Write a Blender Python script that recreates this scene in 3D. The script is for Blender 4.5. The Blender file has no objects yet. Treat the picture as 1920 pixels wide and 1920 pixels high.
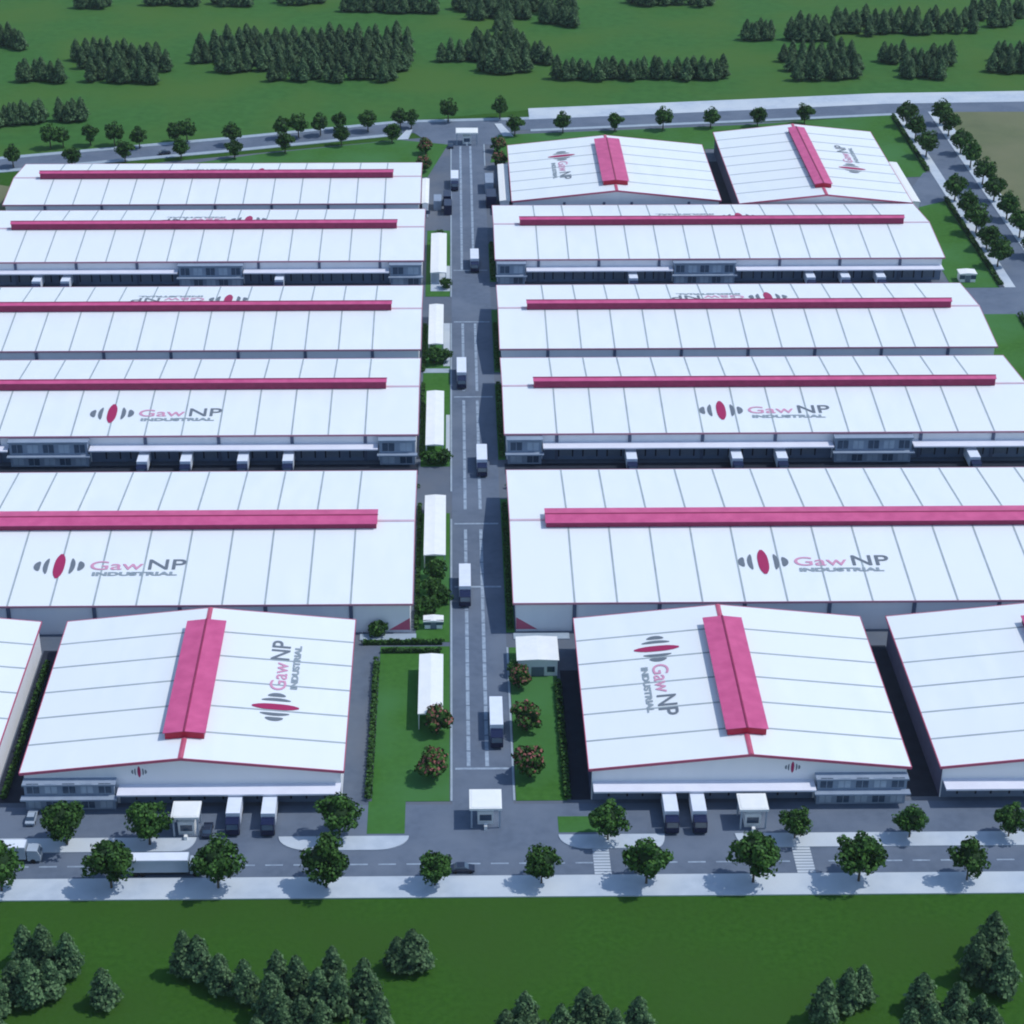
import bpy, math, random
from mathutils import Vector, Matrix
random.seed(7)
rnd = random.random
S = bpy.context.scene
COL = S.collection

# ---------------------------------------------------------------- camera
H = 229.0
F_PX, CX, CY, IMG = 3757.0, 897.0, 960.0, 1920.0
PITCH, YAW = math.radians(28.5), math.radians(0.70)
fwd = Vector((math.sin(YAW)*math.cos(PITCH), math.cos(YAW)*math.cos(PITCH), -math.sin(PITCH)))
rgt = Vector((math.cos(YAW), -math.sin(YAW), 0.0))
upv = rgt.cross(fwd)
cam_d = bpy.data.cameras.new('camera'); cam = bpy.data.objects.new('camera', cam_d); COL.objects.link(cam)
cam_d.sensor_width = 36.0; cam_d.lens = 36.0*F_PX/IMG; cam_d.shift_x = (IMG/2-CX)/IMG
cam_d.clip_start = 1.0; cam_d.clip_end = 6000.0
m = Matrix((rgt, upv, -fwd)).transposed().to_4x4(); m.translation = Vector((0, 0, H)); cam.matrix_world = m
S.camera = cam

# ---------------------------------------------------------------- light
SUN_EL, SUN_AZ = math.radians(58.0), math.radians(4.0)      # azimuth measured from +X towards +Y
sd = Vector((math.cos(SUN_EL)*math.cos(SUN_AZ), math.cos(SUN_EL)*math.sin(SUN_AZ), math.sin(SUN_EL)))
W = bpy.data.worlds.new('World'); S.world = W; W.use_nodes = True
nt = W.node_tree; bg = nt.nodes['Background']
sky = nt.nodes.new('ShaderNodeTexSky'); sky.sky_type = 'NISHITA'; sky.sun_disc = False
sky.sun_elevation = SUN_EL; sky.sun_rotation = math.pi/2-SUN_AZ
sky.air_density = 1.3; sky.dust_density = 0.4; sky.ozone_density = 2.0
nt.links.new(sky.outputs[0], bg.inputs[0]); bg.inputs[1].default_value = 0.15
sl = bpy.data.lights.new('sun', 'SUN'); sl.energy = 2.75; sl.angle = math.radians(0.5); sl.color = (1.0, 0.965, 0.91)
so = bpy.data.objects.new('sun', sl); COL.objects.link(so); so.rotation_euler = sd.to_track_quat('Z', 'Y').to_euler()
S.view_settings.view_transform = 'Standard'; S.view_settings.look = 'None'
S.view_settings.exposure = 0.0; S.view_settings.gamma = 1.0
S.cycles.use_denoising = True; S.cycles.max_bounces = 6; S.cycles.filter_width = 2.0

# ---------------------------------------------------------------- materials
def mat(name, c, rough=0.8, c2=None, scale=1.0, detail=4.0, spec=0.3, metal=0.0, bump=0.0, c3=None, scale3=0.05, rand=0.0, stretch=None):
    M = bpy.data.materials.new(name); M.use_nodes = True; n = M.node_tree; b = n.nodes['Principled BSDF']
    b.inputs['Roughness'].default_value = rough; b.inputs['Specular IOR Level'].default_value = spec
    b.inputs['Metallic'].default_value = metal
    c2 = c2 or tuple(v*0.85 for v in c)
    tc = n.nodes.new('ShaderNodeTexCoord'); src = tc.outputs['Object']
    geo = n.nodes.new('ShaderNodeNewGeometry'); src = geo.outputs['Position']
    if stretch:
        mp = n.nodes.new('ShaderNodeMapping'); mp.inputs['Scale'].default_value = stretch
        n.links.new(src, mp.inputs['Vector']); src = mp.outputs[0]
    nz = n.nodes.new('ShaderNodeTexNoise'); nz.inputs['Scale'].default_value = scale; nz.inputs['Detail'].default_value = detail
    n.links.new(src, nz.inputs['Vector'])
    rp = n.nodes.new('ShaderNodeValToRGB'); rp.color_ramp.elements[0].position = 0.3; rp.color_ramp.elements[1].position = 0.7
    rp.color_ramp.elements[0].color = (*c2, 1); rp.color_ramp.elements[1].color = (*c, 1)
    n.links.new(nz.outputs['Fac'], rp.inputs[0]); out = rp.outputs[0]
    if c3:
        nz3 = n.nodes.new('ShaderNodeTexNoise'); nz3.inputs['Scale'].default_value = scale3; nz3.inputs['Detail'].default_value = 5
        n.links.new(geo.outputs['Position'], nz3.inputs['Vector'])
        r3 = n.nodes.new('ShaderNodeMapRange'); r3.inputs[1].default_value = 0.42; r3.inputs[2].default_value = 0.62
        n.links.new(nz3.outputs['Fac'], r3.inputs[0])
        mx = n.nodes.new('ShaderNodeMixRGB'); mx.inputs[2].default_value = (*c3, 1)
        n.links.new(r3.outputs[0], mx.inputs[0]); n.links.new(out, mx.inputs[1]); out = mx.outputs[0]
    if rand:
        oi = n.nodes.new('ShaderNodeObjectInfo'); hs = n.nodes.new('ShaderNodeHueSaturation')
        mr = n.nodes.new('ShaderNodeMapRange'); mr.inputs[3].default_value = 1-rand; mr.inputs[4].default_value = 1+rand
        n.links.new(oi.outputs['Random'], mr.inputs[0]); n.links.new(mr.outputs[0], hs.inputs['Value'])
        n.links.new(out, hs.inputs['Color']); out = hs.outputs[0]
    n.links.new(out, b.inputs['Base Color'])
    if bump:
        bp = n.nodes.new('ShaderNodeBump'); bp.inputs['Strength'].default_value = bump; bp.inputs['Distance'].default_value = 0.2
        n.links.new(nz.outputs['Fac'], bp.inputs['Height']); n.links.new(bp.outputs[0], b.inputs['Normal'])
    return M

MT = dict(
 grass=mat('field_grass', (.036,.108,.014), .95, (.025,.082,.010), .9, 10, .1, c3=(.032,.088,.013), scale3=.035, bump=.6),
 forest_grass=mat('far_grass', (.050,.148,.036), .95, (.038,.118,.028), .25, 9, .1, c3=(.060,.138,.030), scale3=.02, bump=.5),
 lawn=mat('lawn_grass', (.052,.155,.030), .95, (.038,.122,.022), .8, 9, .1, c3=(.055,.165,.05), scale3=.04),
 brown=mat('bare_field', (.140,.165,.090), .95, (.110,.135,.075), .12, 6, .1, c3=(.165,.175,.105), scale3=.02),
 asphalt=mat('asphalt', (.116,.152,.216), .9, (.094,.126,.182), .6, 9, .25, c3=(.130,.166,.228), scale3=.09),
 yard=mat('yard_concrete', (.105,.135,.185), .9, (.085,.112,.158), .5, 9, .25, c3=(.12,.142,.18), scale3=.05),
 pave=mat('pavement', (.46,.53,.62), .9, (.38,.45,.54), .4, 8, .2, c3=(.50,.56,.62), scale3=.06),
 kerb=mat('kerb_stone', (.34,.42,.50), .9, (.28,.35,.43), .5),
 paint=mat('road_paint', (.34,.43,.54), .8, (.20,.26,.35), .9, 7),
 roof=mat('white_roof_sheet', (.78,.83,.87), .45, (.725,.785,.835), .5, 8, .4, c3=(.75,.80,.84), scale3=.035, stretch=(.5,.12,1)),
 seam=mat('roof_seam', (.36,.43,.46), .6, (.28,.34,.38), .3),
 ridge=mat('ridge_flashing', (.60,.44,.54), .5, (.54,.40,.49), .5),
 red=mat('red_trim', (.52,.11,.19), .55, (.45,.085,.16), .6, 5, .4),
 pink=mat('rose_vent_hood', (.62,.105,.265), .5, (.50,.070,.205), .35, 6, .4),
 ventbody=mat('dark_crimson_vent', (.27,.022,.090), .5, (.21,.017,.072), .8),  # vent sides and hood ridge, darker crimson than the hood
 ventend=mat('crimson_end_panel', (.42,.010,.045), .5, (.36,.009,.04), .8),
 fascia=mat('mauve_fascia', (.50,.22,.30), .55, (.46,.20,.27), .6),
 dockshade=mat('blue_dock_shade', (.15,.20,.30), .7, (.12,.17,.26), .5),  # canopy shade put into the colour of the wall below
 sideshade=mat('navy_side_shade', (.070,.080,.150), .7, (.055,.065,.13), .5),  # navy stands in for shade on the white side walls
 darkpaving=mat('dark_paving', (.020,.028,.048), .9, (.014,.020,.036), .4),  # dark paving; in the alleys it holds painted-in shade
 wall=mat('white_wall_panel', (.80,.82,.86), .7, (.74,.77,.82), .4, 6, .3, c3=(.76,.78,.82), scale3=.08, stretch=(1,1,.2)),
 canopy=mat('canopy_sheet', (.72,.74,.84), .5, (.66,.68,.78), .3),
 pipe=mat('downpipe', (.10,.13,.21), .6),
 door=mat('dock_door', (.16,.20,.27), .6, (.13,.17,.23), 1.5),
 office=mat('office_wall', (.26,.33,.43), .7, (.22,.28,.38), .5),
 glass=mat('window_glass', (.04,.07,.12), .12, (.06,.10,.16), .4, 3, .6),
 paleglass=mat('bright_window', (.42,.50,.60), .25, (.34,.42,.52), .6, 3, .6),
 white=mat('white_paint', (.80,.82,.82), .5, (.74,.77,.78), .6),
 box=mat('white_box_body', (.72,.78,.88), .45, (.66,.72,.83), .5),
 navy=mat('navy_cab', (.006,.011,.055), .3, (.005,.009,.045), .5, 3, .5),
 dark=mat('dark_rubber', (.015,.016,.02), .8),
 black=mat('dark_car_paint', (.02,.03,.06), .25, spec=.5),
 greybus=mat('grey_body', (.36,.43,.52), .4, (.32,.39,.48), .5),
 leaf1=mat('leaf_deep', (.026,.080,.016), .7, (.018,.058,.012), 1.2, 4, .2, rand=.18),
 leaf2=mat('leaf_fresh', (.056,.145,.026), .7, (.038,.105,.018), 1.2, 4, .2, rand=.18),
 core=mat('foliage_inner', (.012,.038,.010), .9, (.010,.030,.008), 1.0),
 con1=mat('needle_deep', (.032,.078,.032), .8, (.024,.056,.025), .9, 4, .2, rand=.2),
 con2=mat('needle_pale', (.105,.195,.085), .8, (.078,.138,.064), .9, 4, .2, rand=.2),
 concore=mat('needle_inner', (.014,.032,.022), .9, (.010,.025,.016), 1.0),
 bloom=mat('pink_blossom', (.30,.10,.10), .7, (.22,.10,.07), 2.0, 4, .2),
 bark=mat('bark', (.10,.085,.065), .9, (.07,.06,.045), 2.0),
 logored=mat('logo_red', (.36,.020,.105), .6, (.33,.020,.10), .5),
 logogaw=mat('logo_rose', (.62,.30,.45), .6, (.58,.28,.42), .5),
 logogrey=mat('logo_grey', (.15,.18,.22), .6, (.13,.16,.20), .5),
 logopale=mat('logo_pale_grey', (.27,.33,.38), .6, (.25,.31,.36), .5),
)

# ---------------------------------------------------------------- helpers
def link(o, parent=None):
    COL.objects.link(o)
    if parent: o.parent = parent
    return o
def tag(o, label=None, cat=None, group=None, kind=None):
    if label: o['label'] = label
    if cat: o['category'] = cat
    if group: o['group'] = group
    if kind: o['kind'] = kind
    return o
def thing(name, loc, label, cat, group=None, rz=0.0):
    o = bpy.data.objects.new(name, None); link(o); o.location = loc; o.rotation_euler = (0, 0, rz)
    o.empty_display_size = 1
    return tag(o, label, cat, group)
class MB:
    def __init__(s): s.v = []; s.f = []; s.mi = []; s.M = None
    def add(s, vs, fs, mi=0):
        n = len(s.v)
        if s.M: vs = [s.M @ Vector(v) for v in vs]
        s.v += [tuple(v) for v in vs]; s.f += [tuple(n+i for i in f) for f in fs]; s.mi += [mi]*len(fs)
    def box(s, x0, x1, y0, y1, z0, z1, mi=0):
        s.add([(x0,y0,z0),(x1,y0,z0),(x1,y1,z0),(x0,y1,z0),(x0,y0,z1),(x1,y0,z1),(x1,y1,z1),(x0,y1,z1)],
              [(0,3,2,1),(4,5,6,7),(0,1,5,4),(1,2,6,5),(2,3,7,6),(3,0,4,7)], mi)
    def prism(s, poly, z0, z1, mi=0):                       # poly in xy, counter-clockwise
        n = len(poly); vs = [(x,y,z0) for x,y in poly]+[(x,y,z1) for x,y in poly]
        s.add(vs, [tuple(reversed(range(n))), tuple(range(n, 2*n))]+[(i,(i+1)%n,n+(i+1)%n,n+i) for i in range(n)], mi)
    def extr(s, prof, fn, a, b, mi=0):                      # profile (p,q) extruded along a..b by fn(t,p,q)
        n = len(prof); vs = [fn(a,p,q) for p,q in prof]+[fn(b,p,q) for p,q in prof]
        s.add(vs, [tuple(range(n)), tuple(reversed(range(n, 2*n)))]+[(i,n+i,n+(i+1)%n,(i+1)%n) for i in range(n)], mi)
    def cyl(s, c, r, z0, z1, n=10, r2=None, mi=0, axis='z'):
        r2 = r if r2 is None else r2
        vs = []
        for k, (rr, z) in enumerate(((r, z0), (r2, z1))):
            for i in range(n):
                a = 2*math.pi*i/n; p, q = math.cos(a)*rr, math.sin(a)*rr
                vs.append((c[0]+p, c[1]+q, z) if axis == 'z' else (z, c[0]+p, c[1]+q))
        s.add(vs, [tuple(reversed(range(n))), tuple(range(n, 2*n))]+[(i,(i+1)%n,n+(i+1)%n,n+i) for i in range(n)], mi)
    def build(s, name, mats, parent=None, fix=True):
        me = bpy.data.meshes.new(name); me.from_pydata(s.v, [], s.f)
        mats = mats if isinstance(mats, (list, tuple)) else [mats]
        for k in mats: me.materials.append(MT[k])
        me.polygons.foreach_set('material_index', s.mi); me.update()
        if fix:
            import bmesh
            b = bmesh.new(); b.from_mesh(me); bmesh.ops.recalc_face_normals(b, faces=b.faces); b.to_mesh(me); b.free()
        return link(bpy.data.objects.new(name, me), parent)
def children(o, idx={}):
    return [c for c in COL.objects if c.parent == o]
def copy_tree(o, kids=None):
    kids = kids if kids is not None else collect(o)
    r = o.copy(); COL.objects.link(r)
    def rec(kl, par):
        for k, sub in kl:
            c = k.copy(); COL.objects.link(c); c.parent = par; rec(sub, c)
    rec(kids, r)
    return r
def collect(o): return [(c, collect(c)) for c in children(o)]
def slab(name, poly, z0, z1, mk, label=None):
    b = MB(); b.prism(poly, z0, z1); o = b.build(name, mk); return tag(o, kind='structure')
def rect(x0, x1, y0, y1): return [(x0,y0),(x1,y0),(x1,y1),(x0,y1)]
def ordn(i): return ['first','second','third','fourth','fifth','sixth','seventh','eighth','ninth','tenth','eleventh','twelfth','thirteenth','fourteenth','fifteenth','sixteenth','seventeenth','eighteenth','nineteenth','twentieth','twenty-first','twenty-second','twenty-third','twenty-fourth'][i]

# ---------------------------------------------------------------- ground and roads (structure)
b = MB()                                                     # one gently uneven sheet out to the horizon
b.add([(-3000,-400,0),(3000,-400,0),(3000,4500,0),(-3000,4500,0)], [(0,1,2,3)])
tag(b.build('ground', 'grass'), kind='structure')
slab('meadow', [(-2500,693.5-.3*(2500-134)+700),(-600,640),(-160,685),(-20,728),(30,742),(190,757),(700,800),(2500,800),(2500,4000),(-2500,4000)], -0.5, 0.03, 'forest_grass')
slab('site_ground', rect(-176, 165.6, 296.5, 560)+[] , -0.5, 0.05, 'yard')
slab('site_ground', [(-150,560),(165.6,560),(165.6,730),(20,716),(-20,706),(-150,668)], -0.5, 0.05, 'yard')
# main axis road between the two rows of halls
slab('central_road', rect(-1.2, 10.4, 300, 702), 0, 0.09, 'asphalt')
slab('front_road', rect(-260, 330, 284.7, 296.5), 0, 0.08, 'asphalt')
slab('front_pavement', rect(-260, 330, 278.8, 284.7), -0.3, 0.22, 'pave')
# forecourt strip between street and halls
slab('forecourt', rect(-176, 165.6, 292.3, 306), -0.3, 0.086, 'asphalt')
def island(x0, x1, r0, r1, y0=292.3, y1=296.4):
    p = []
    def arc(cx, cy, r, a0, a1):
        for i in range(9):
            a = math.radians(a0+(a1-a0)*i/8); p.append((cx+r*math.cos(a), cy+r*math.sin(a)*((y1-y0)/r if r else 1)))
    if r0: arc(x0+r0, y1, r0, 180, 270)
    else: p.append((x0, y0))
    if r1: arc(x1-r1, y1, r1, 270, 360)
    else: p.append((x1, y0))
    p.append((x1, y1+.01)); p.append((x0, y1+.01))
    return p
slab('pavement', island(-200, -48.3, 0, 3), 0, 0.24, 'pave')
slab('pavement', island(-33.2, -9.2, 6, 6), 0, 0.24, 'pave')
slab('pavement', island(18.4, 38.0, 5, 2), 0, 0.24, 'pave')
slab('pavement', island(51.0, 300, 3, 0), 0, 0.24, 'pave')
slab('verge', rect(-17, -10, 297.2, 307.1), 0, 0.13, 'lawn')
slab('verge', rect(18.5, 28, 297.2, 302), 0, 0.13, 'lawn')
slab('dark_yard_strip', rect(-146, -9.5, 441.3, 447.0), 0, 0.075, 'darkpaving')  # darker strip of paving before the loading docks
slab('dark_yard_strip', rect(12, 148, 441.3, 447.0), 0, 0.075, 'darkpaving')
# dashes and stop lines
b = MB()
x = -86.0
while x < 110:
    L = 3.2
    if not (24.0 < x < 28 or 60.5 < x < 64.5): b.box(x, x+L, 288.1, 288.45, .07, .094)
    x += 5.1
for xl in (2.0, 5.6):
    for (ya, yb) in ((318.2, 413), (423, 484), (490, 536), (578, 698)):
        y = ya
        while y < yb-2:
            b.box(xl-.36, xl+.36, y, min(y+4.9, yb), .08, .104); y += 5.3
for ys in (317.4, 386.5, 415.8, 486.2, 537.2, 577.5): b.box(-.6, 9.8, ys-.3, ys+.3, .08, .108)
tag(b.build('road_markings', 'paint'), kind='structure')
b = MB()
for (xa, xb, sh) in ((24.4, 27.4, 0), (60.9, 64.2, 0)):
    for k in range(9):
        y = 285.0+k*.83; b.box(xa, xb, y, y+.62, .07, .098)
tag(b.build('crosswalk', 'pave'), kind='structure')
slab('alley', rect(85.0, 91.2, 307.5, 361), 0, .07, 'darkpaving'); slab('alley', rect(-87.9, -81.6, 307.5, 361), 0, .07, 'darkpaving')  # shade between the halls put into the ground colour
slab('alley', rect(86.0, 92.6, 616, 680), 0, .07, 'darkpaving'); slab('alley', rect(21.3, 25, 307.2, 352), 0, .07, 'darkpaving')  # alley and driveway shade painted as dark ground
b = MB()
for ya, yb in ((307, 418), (432, 536), (556, 700)):
    b.box(-1.55, -1.15, ya, yb, 0, .20)
for ya, yb in ((307, 361), (676, 700)):
    b.box(10.35, 10.75, ya, yb, 0, .20)
tag(b.build('kerb', 'kerb'), kind='structure')
# lawns
slab('lawn', rect(-16.4, -1.7, 307, 361.6), 0, 0.14, 'lawn')
slab('lawn', rect(-9.0, -1.7, 363.4, 421), 0, 0.14, 'lawn')
slab('lawn', rect(-9.0, -1.7, 445.5, 535), 0, 0.14, 'lawn')
slab('lawn', rect(-9.0, -1.7, 556.5, 612), 0, 0.14, 'lawn')
slab('lawn', rect(10.9, 20.6, 307, 361.0), 0, 0.14, 'lawn')
slab('lawn', [(-128,664.5),(-9.5,664.5),(-2.5,700),(-20,705.5),(-70,690)], 0, 0.14, 'lawn')
slab('lawn', [(12.5,680),(88,679),(90,694),(151,694),(158,700),(158,732),(110,722),(60,716),(16,711)], 0, 0.14, 'lawn')
slab('lawn', [(149.8,561.5),(164.0,561.5),(164.0,643),(155,643),(149.8,627)], 0, 0.14, 'lawn')
slab('lawn', [(151.0,662),(164.0,663),(164.0,733),(158.01,732.5),(158.01,699.9),(151,693.9)], 0, 0.14, 'lawn')
slab('lawn', rect(148.6, 164.0, 300, 541), 0, 0.14, 'lawn')
for ya, yb in ((367,428),(449,494),(502,546),(568,600)): slab('verge', rect(10.5, 12.3, ya, yb), 0, .16, 'lawn')
# boulevard on the right
slab('boulevard', rect(168.9, 179.2, 296.5, 757), 0, 0.08, 'asphalt')
slab('boulevard_pavement', rect(165.6, 168.9, 296.5, 541), 0, 0.22, 'pave')
slab('boulevard_pavement', rect(165.6, 168.9, 561.5, 735), 0, 0.22, 'pave')
slab('boulevard_pavement', rect(179.2, 184.6, 296.5, 737), 0, 0.22, 'pave')
slab('side_road', rect(148.5, 168.9, 541, 561.5), 0, 0.085, 'asphalt')
slab('side_road', [(149.0,629),(168.9,641),(168.9,668),(163,667),(155,650)], 0, 0.15, 'asphalt')
slab('bare_field', rect(184.6, 700, 296.5, 737), -.4, 0.06, 'brown')
slab('bare_field', [(-420,420),(-150,420),(-148.6,655),(-168,664),(-420,600)], -.4, 0.06, 'brown')
# road behind the halls
def band(pts, w0, w1, z, mk, name):
    lo = [(x, y+w0) for x, y in pts]; hi = [(x, y+w1) for x, y in reversed(pts)]
    return slab(name, lo+hi, -.2, z, mk)
bk = [(-600,540),(-159,673.5),(-79,695.5),(-20,713.5),(28,717),(110,727.5),(165,735),(700,757)]
band(bk, 0, 12.5, 0.055, 'asphalt', 'rear_road')
band([p for p in bk if p[0] <= -20][0:4], -2.6, .3, 0.2, 'kerb', 'rear_pavement')
band([p for p in bk if p[0] >= 28 and p[0] < 166], -2.2, .3, 0.2, 'kerb', 'rear_pavement')
band(bk[:5], 12.2, 15.2, 0.2, 'kerb', 'rear_pavement')
band(bk[4:], 12.2, 26, 0.2, 'pave', 'rear_pavement')
slab('rear_junction', [(-8,700),(16,700),(24,719),(-16,716)], 0, 0.10, 'asphalt')
slab('traffic_island', [(-21,705.5),(-17,706),(-15.6,717),(-17.6,717.4)], 0, 0.3, 'pave')
slab('traffic_island', [(17.6,709.5),(21.5,709),(17.4,724),(14.8,724)], 0, 0.3, 'pave')

# ---------------------------------------------------------------- halls
WI = .6
def hall(name, label, x0, x1, y0, y1, axis, eave, vent, seams, logo=None, vw=2.5, vh=2.3, ridge_red=False, group='factory halls with white gable roofs'):
    """gable hall; axis = direction of the ridge. local frame: t along the ridge, p across (-hw..hw)."""
    cx, cy = (x0+x1)/2, (y0+y1)/2
    T = thing(name, (cx, cy, 0), label, 'factory hall', group)
    if axis == 'x': L, hw = (x1-x0)/2, (y1-y0)/2; fn = lambda t, p, z: (t, p, z)
    else: L, hw = (y1-y0)/2, (x1-x0)/2; fn = lambda t, p, z: (p, t, z)
    rise = hw*0.105
    zr = lambda p: eave+rise*(1-abs(p)/hw)
    # walls
    b = MB(); w = hw-WI
    b.extr([(-w,0),(w,0),(w,zr(w)-.3),(0,zr(0)-.3),(-w,zr(w)-.3)], fn, -L+WI, L-WI)
    b.build('wall', 'wall', T)
    # roof slab with seams
    b = MB(); th = .28
    b.extr([(-hw,eave-th),(-hw,eave),(0,eave+rise),(hw,eave),(hw,eave-th),(0,eave+rise-th)], fn, -L, L, 0)
    for t in seams:
        t -= (cx if axis == 'x' else cy)
        for s in (-1, 1):
            b.extr([(s*(hw-.02),zr(hw)+.005),(s*(hw-.02),zr(hw)+.07),(s*.5,zr(.5)+.07),(s*.5,zr(.5)+.005)], fn, t-.19, t+.19, 1)
    # fine sheet ribs between the seams
    b.build('roof', ['roof','seam'], T)
    b = MB()                                             # ridge flashing
    rw = .5 if ridge_red else .42
    b.extr([(-rw,zr(rw)+.02),(-rw,zr(rw)+.13),(0,zr(0)+.2),(rw,zr(rw)+.13),(rw,zr(rw)+.02)], fn, -L-.05, L+.05)
    b.build('ridge_cap', 'red' if ridge_red else 'ridge', T)
    b = MB()                                             # verge and eave trim
    for s in (-1, 1):
        b.extr([(s*hw,eave-.4),(s*hw,eave+.06),(s*(hw+.14),eave+.06),(s*(hw+.14),eave-.4)], fn, -L-.16, L+.16)
        t0, t1 = (-L-.16, -L+.0) if s < 0 else (L, L+.16)
        b.extr([(-hw,eave-.5),(0,eave+rise-.5),(hw,eave-.5),(hw,eave+.06),(0,eave+rise+.06),(-hw,eave+.06)], fn, t0, t1)
    b.build('roof_trim', 'red' if ridge_red else 'fascia', T)
    # ridge vent
    if vent:
        v0, v1 = vent; c = cx if axis == 'x' else cy; v0 -= c; v1 -= c; h = vw/2
        b = MB(); zt = zr(0)
        b.extr([(-h,zr(h)+.1),(h,zr(h)+.1),(h,zt+vh-.35),(0,zt+vh),(-h,zt+vh-.35)], fn, v0, v1)
        V = b.build('ridge_vent', 'ventbody', T)
        for q0, q1 in ((v0-.08, v0-.002), (v1+.002, v1+.08)):
            b = MB(); b.extr([(-h,zr(h)+.1),(h,zr(h)+.1),(h,zt+vh-.36),(0,zt+vh-.02),(-h,zt+vh-.36)], fn, q0, q1); b.build('end_panel', 'ventend', V)
        b = MB()
        e = .35 if vw > 4 else .12
        b.extr([(-h-e,zt+vh-.46),(-h-e,zt+vh-.34),(0,zt+vh+.12),(h+e,zt+vh-.34),(h+e,zt+vh-.46),(0,zt+vh)], fn, v0-.3, v1+.3)
        b.build('vent_hood', 'pink', V)
        b = MB(); b.extr([(-.22,zt+vh+.11),(-.22,zt+vh+.16),(0,zt+vh+.24),(.22,zt+vh+.16),(.22,zt+vh+.11)], fn, v0-.4, v1+.4)
        b.build('hood_ridge', 'ventbody', V)
    # logo: origin (world), direction of reading ud, up direction on the slope
    if logo:
        lx, ly, ud = logo
        ox, oy = lx-cx, ly-cy
        p0 = oy if axis == 'x' else ox
        U = Vector({'+x':(1,0,0),'-x':(-1,0,0),'+y':(0,1,0),'-y':(0,-1,0)}[ud])
        sgn = -1 if p0 > 0 else 1                          # up-slope direction across the roof
        g = rise/hw
        Vd = Vector((0, sgn, g)) if axis == 'x' else Vector((sgn, 0, g)); Vd.normalize()
        N = U.cross(Vd)
        O = Vector((ox, oy, zr(p0)+.10))
        ML = Matrix((U, Vd, N)).transposed().to_4x4(); ML.translation = O
        ML = ML @ Matrix.Diagonal((.82, .92, 1, 1) if axis == 'y' else (.95, .90, 1, 1))
        make_logo(T, ML)
    return T

def curved_bar(b, u, vh, w, bow, mi, n=8):
    pts = []
    for i in range(n+1):
        v = -vh+2*vh*i/n; k = (v/vh); pts.append((u+bow*(1-k*k), v, w*(1-.75*abs(k)**3)))
    vs = [(p-w2/2, v, 0) for p, v, w2 in pts]+[(p+w2/2, v, 0) for p, v, w2 in pts]
    b.add(vs, [(i, n+1+i, n+2+i, i+1) for i in range(n)], mi)
TXT = {}
def text_mesh(s, size, mk, bold, sp):
    key = (s, size, mk)
    if key in TXT: return TXT[key]
    cu = bpy.data.curves.new('t', 'FONT'); cu.body = s; cu.size = size; cu.offset = bold; cu.space_character = sp
    o = bpy.data.objects.new('t', cu); COL.objects.link(o); bpy.context.view_layer.update()
    me = bpy.data.meshes.new_from_object(o.evaluated_get(bpy.context.evaluated_depsgraph_get()))
    bpy.data.objects.remove(o); me.materials.clear(); me.materials.append(MT[mk]); TXT[key] = me
    return me
def make_logo(T, ML):
    b = MB(); b.M = ML
    curved_bar(b, 0, 5.0, 2.5, 0, 0)
    curved_bar(b, -2.75, 3.1, 1.15, -.35, 1); curved_bar(b, 2.75, 3.1, 1.15, .35, 1)
    curved_bar(b, -4.7, 1.9, 1.5, -.4, 1); curved_bar(b, 4.7, 1.9, 1.5, .4, 1)
    E = b.build('logo', ['logored','logogrey'], T, fix=False)
    def place(s, u, v, size, mk, width, bold=.06, sp=1.0):
        me = text_mesh(s, size, mk, bold, sp)
        xs = [q.co.x for q in me.vertices]; k = width/(max(xs)-min(xs))
        o = link(bpy.data.objects.new('lettering', me), E)
        o.matrix_local = ML @ Matrix.Translation((u-min(xs)*k, v, .01)) @ Matrix.Diagonal((k, 1, 1, 1))
    place('Gaw', 7.2, -1.6, 5.0, 'logogaw', 12.2, .03)
    place('NP', 20.6, -1.6, 5.9, 'logogrey', 8.6, .05)
    place('INDUSTRIAL', 8.0, -4.0, 1.9, 'logopale', 19.5, .10)

def downpipes(T, xs, y, ztop, cx, cy, w=.4):
    b = MB(); b.box(-w, w, -.28, .0, 0, ztop)
    me = None
    for i, x in enumerate(xs):
        if i == 0: o = b.build('downpipe', 'pipe', T); me = o.data
        else: o = link(bpy.data.objects.new('downpipe', me), T)
        o.location = (x-cx, y-cy, 0)
def canopy(T, x0, x1, y, cx, cy, z=4.9, d=3.6):
    b = MB(); b.box(x0-cx, x1-cx, y-cy-.06, y-cy-.002, 0, z-.36); b.build('dock_wall_shade', 'dockshade', T)  # thin panel painted with the shade under the canopy
    b = MB(); b.box(x0-cx, x1-cx, y-d-cy, y-cy-.002, z-.35, z)
    C = b.build('canopy', 'canopy', T); tag(C, None)
    return C
def docks(T, x0, x1, y, cx, cy, step=6.1):
    n = int((x1-x0)//step); me = None; off = ((x1-x0)-n*step)/2
    for i in range(n):
        x = x0+off+step*(i+.5)
        if me is None:
            b = MB(); b.box(-1.6, 1.6, -.16, -.07, 1.1, 3.7); b.box(-1.9, -1.6, -.24, -.07, .9, 3.75, 1); b.box(1.6, 1.9, -.24, -.07, .9, 3.75, 1)
            o = b.build('dock_door', ['door','dark'], T); me = o.data
        else: o = link(bpy.data.objects.new('dock_door', me), T)
        o.location = (x-cx, y-cy-.003, 0)
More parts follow.
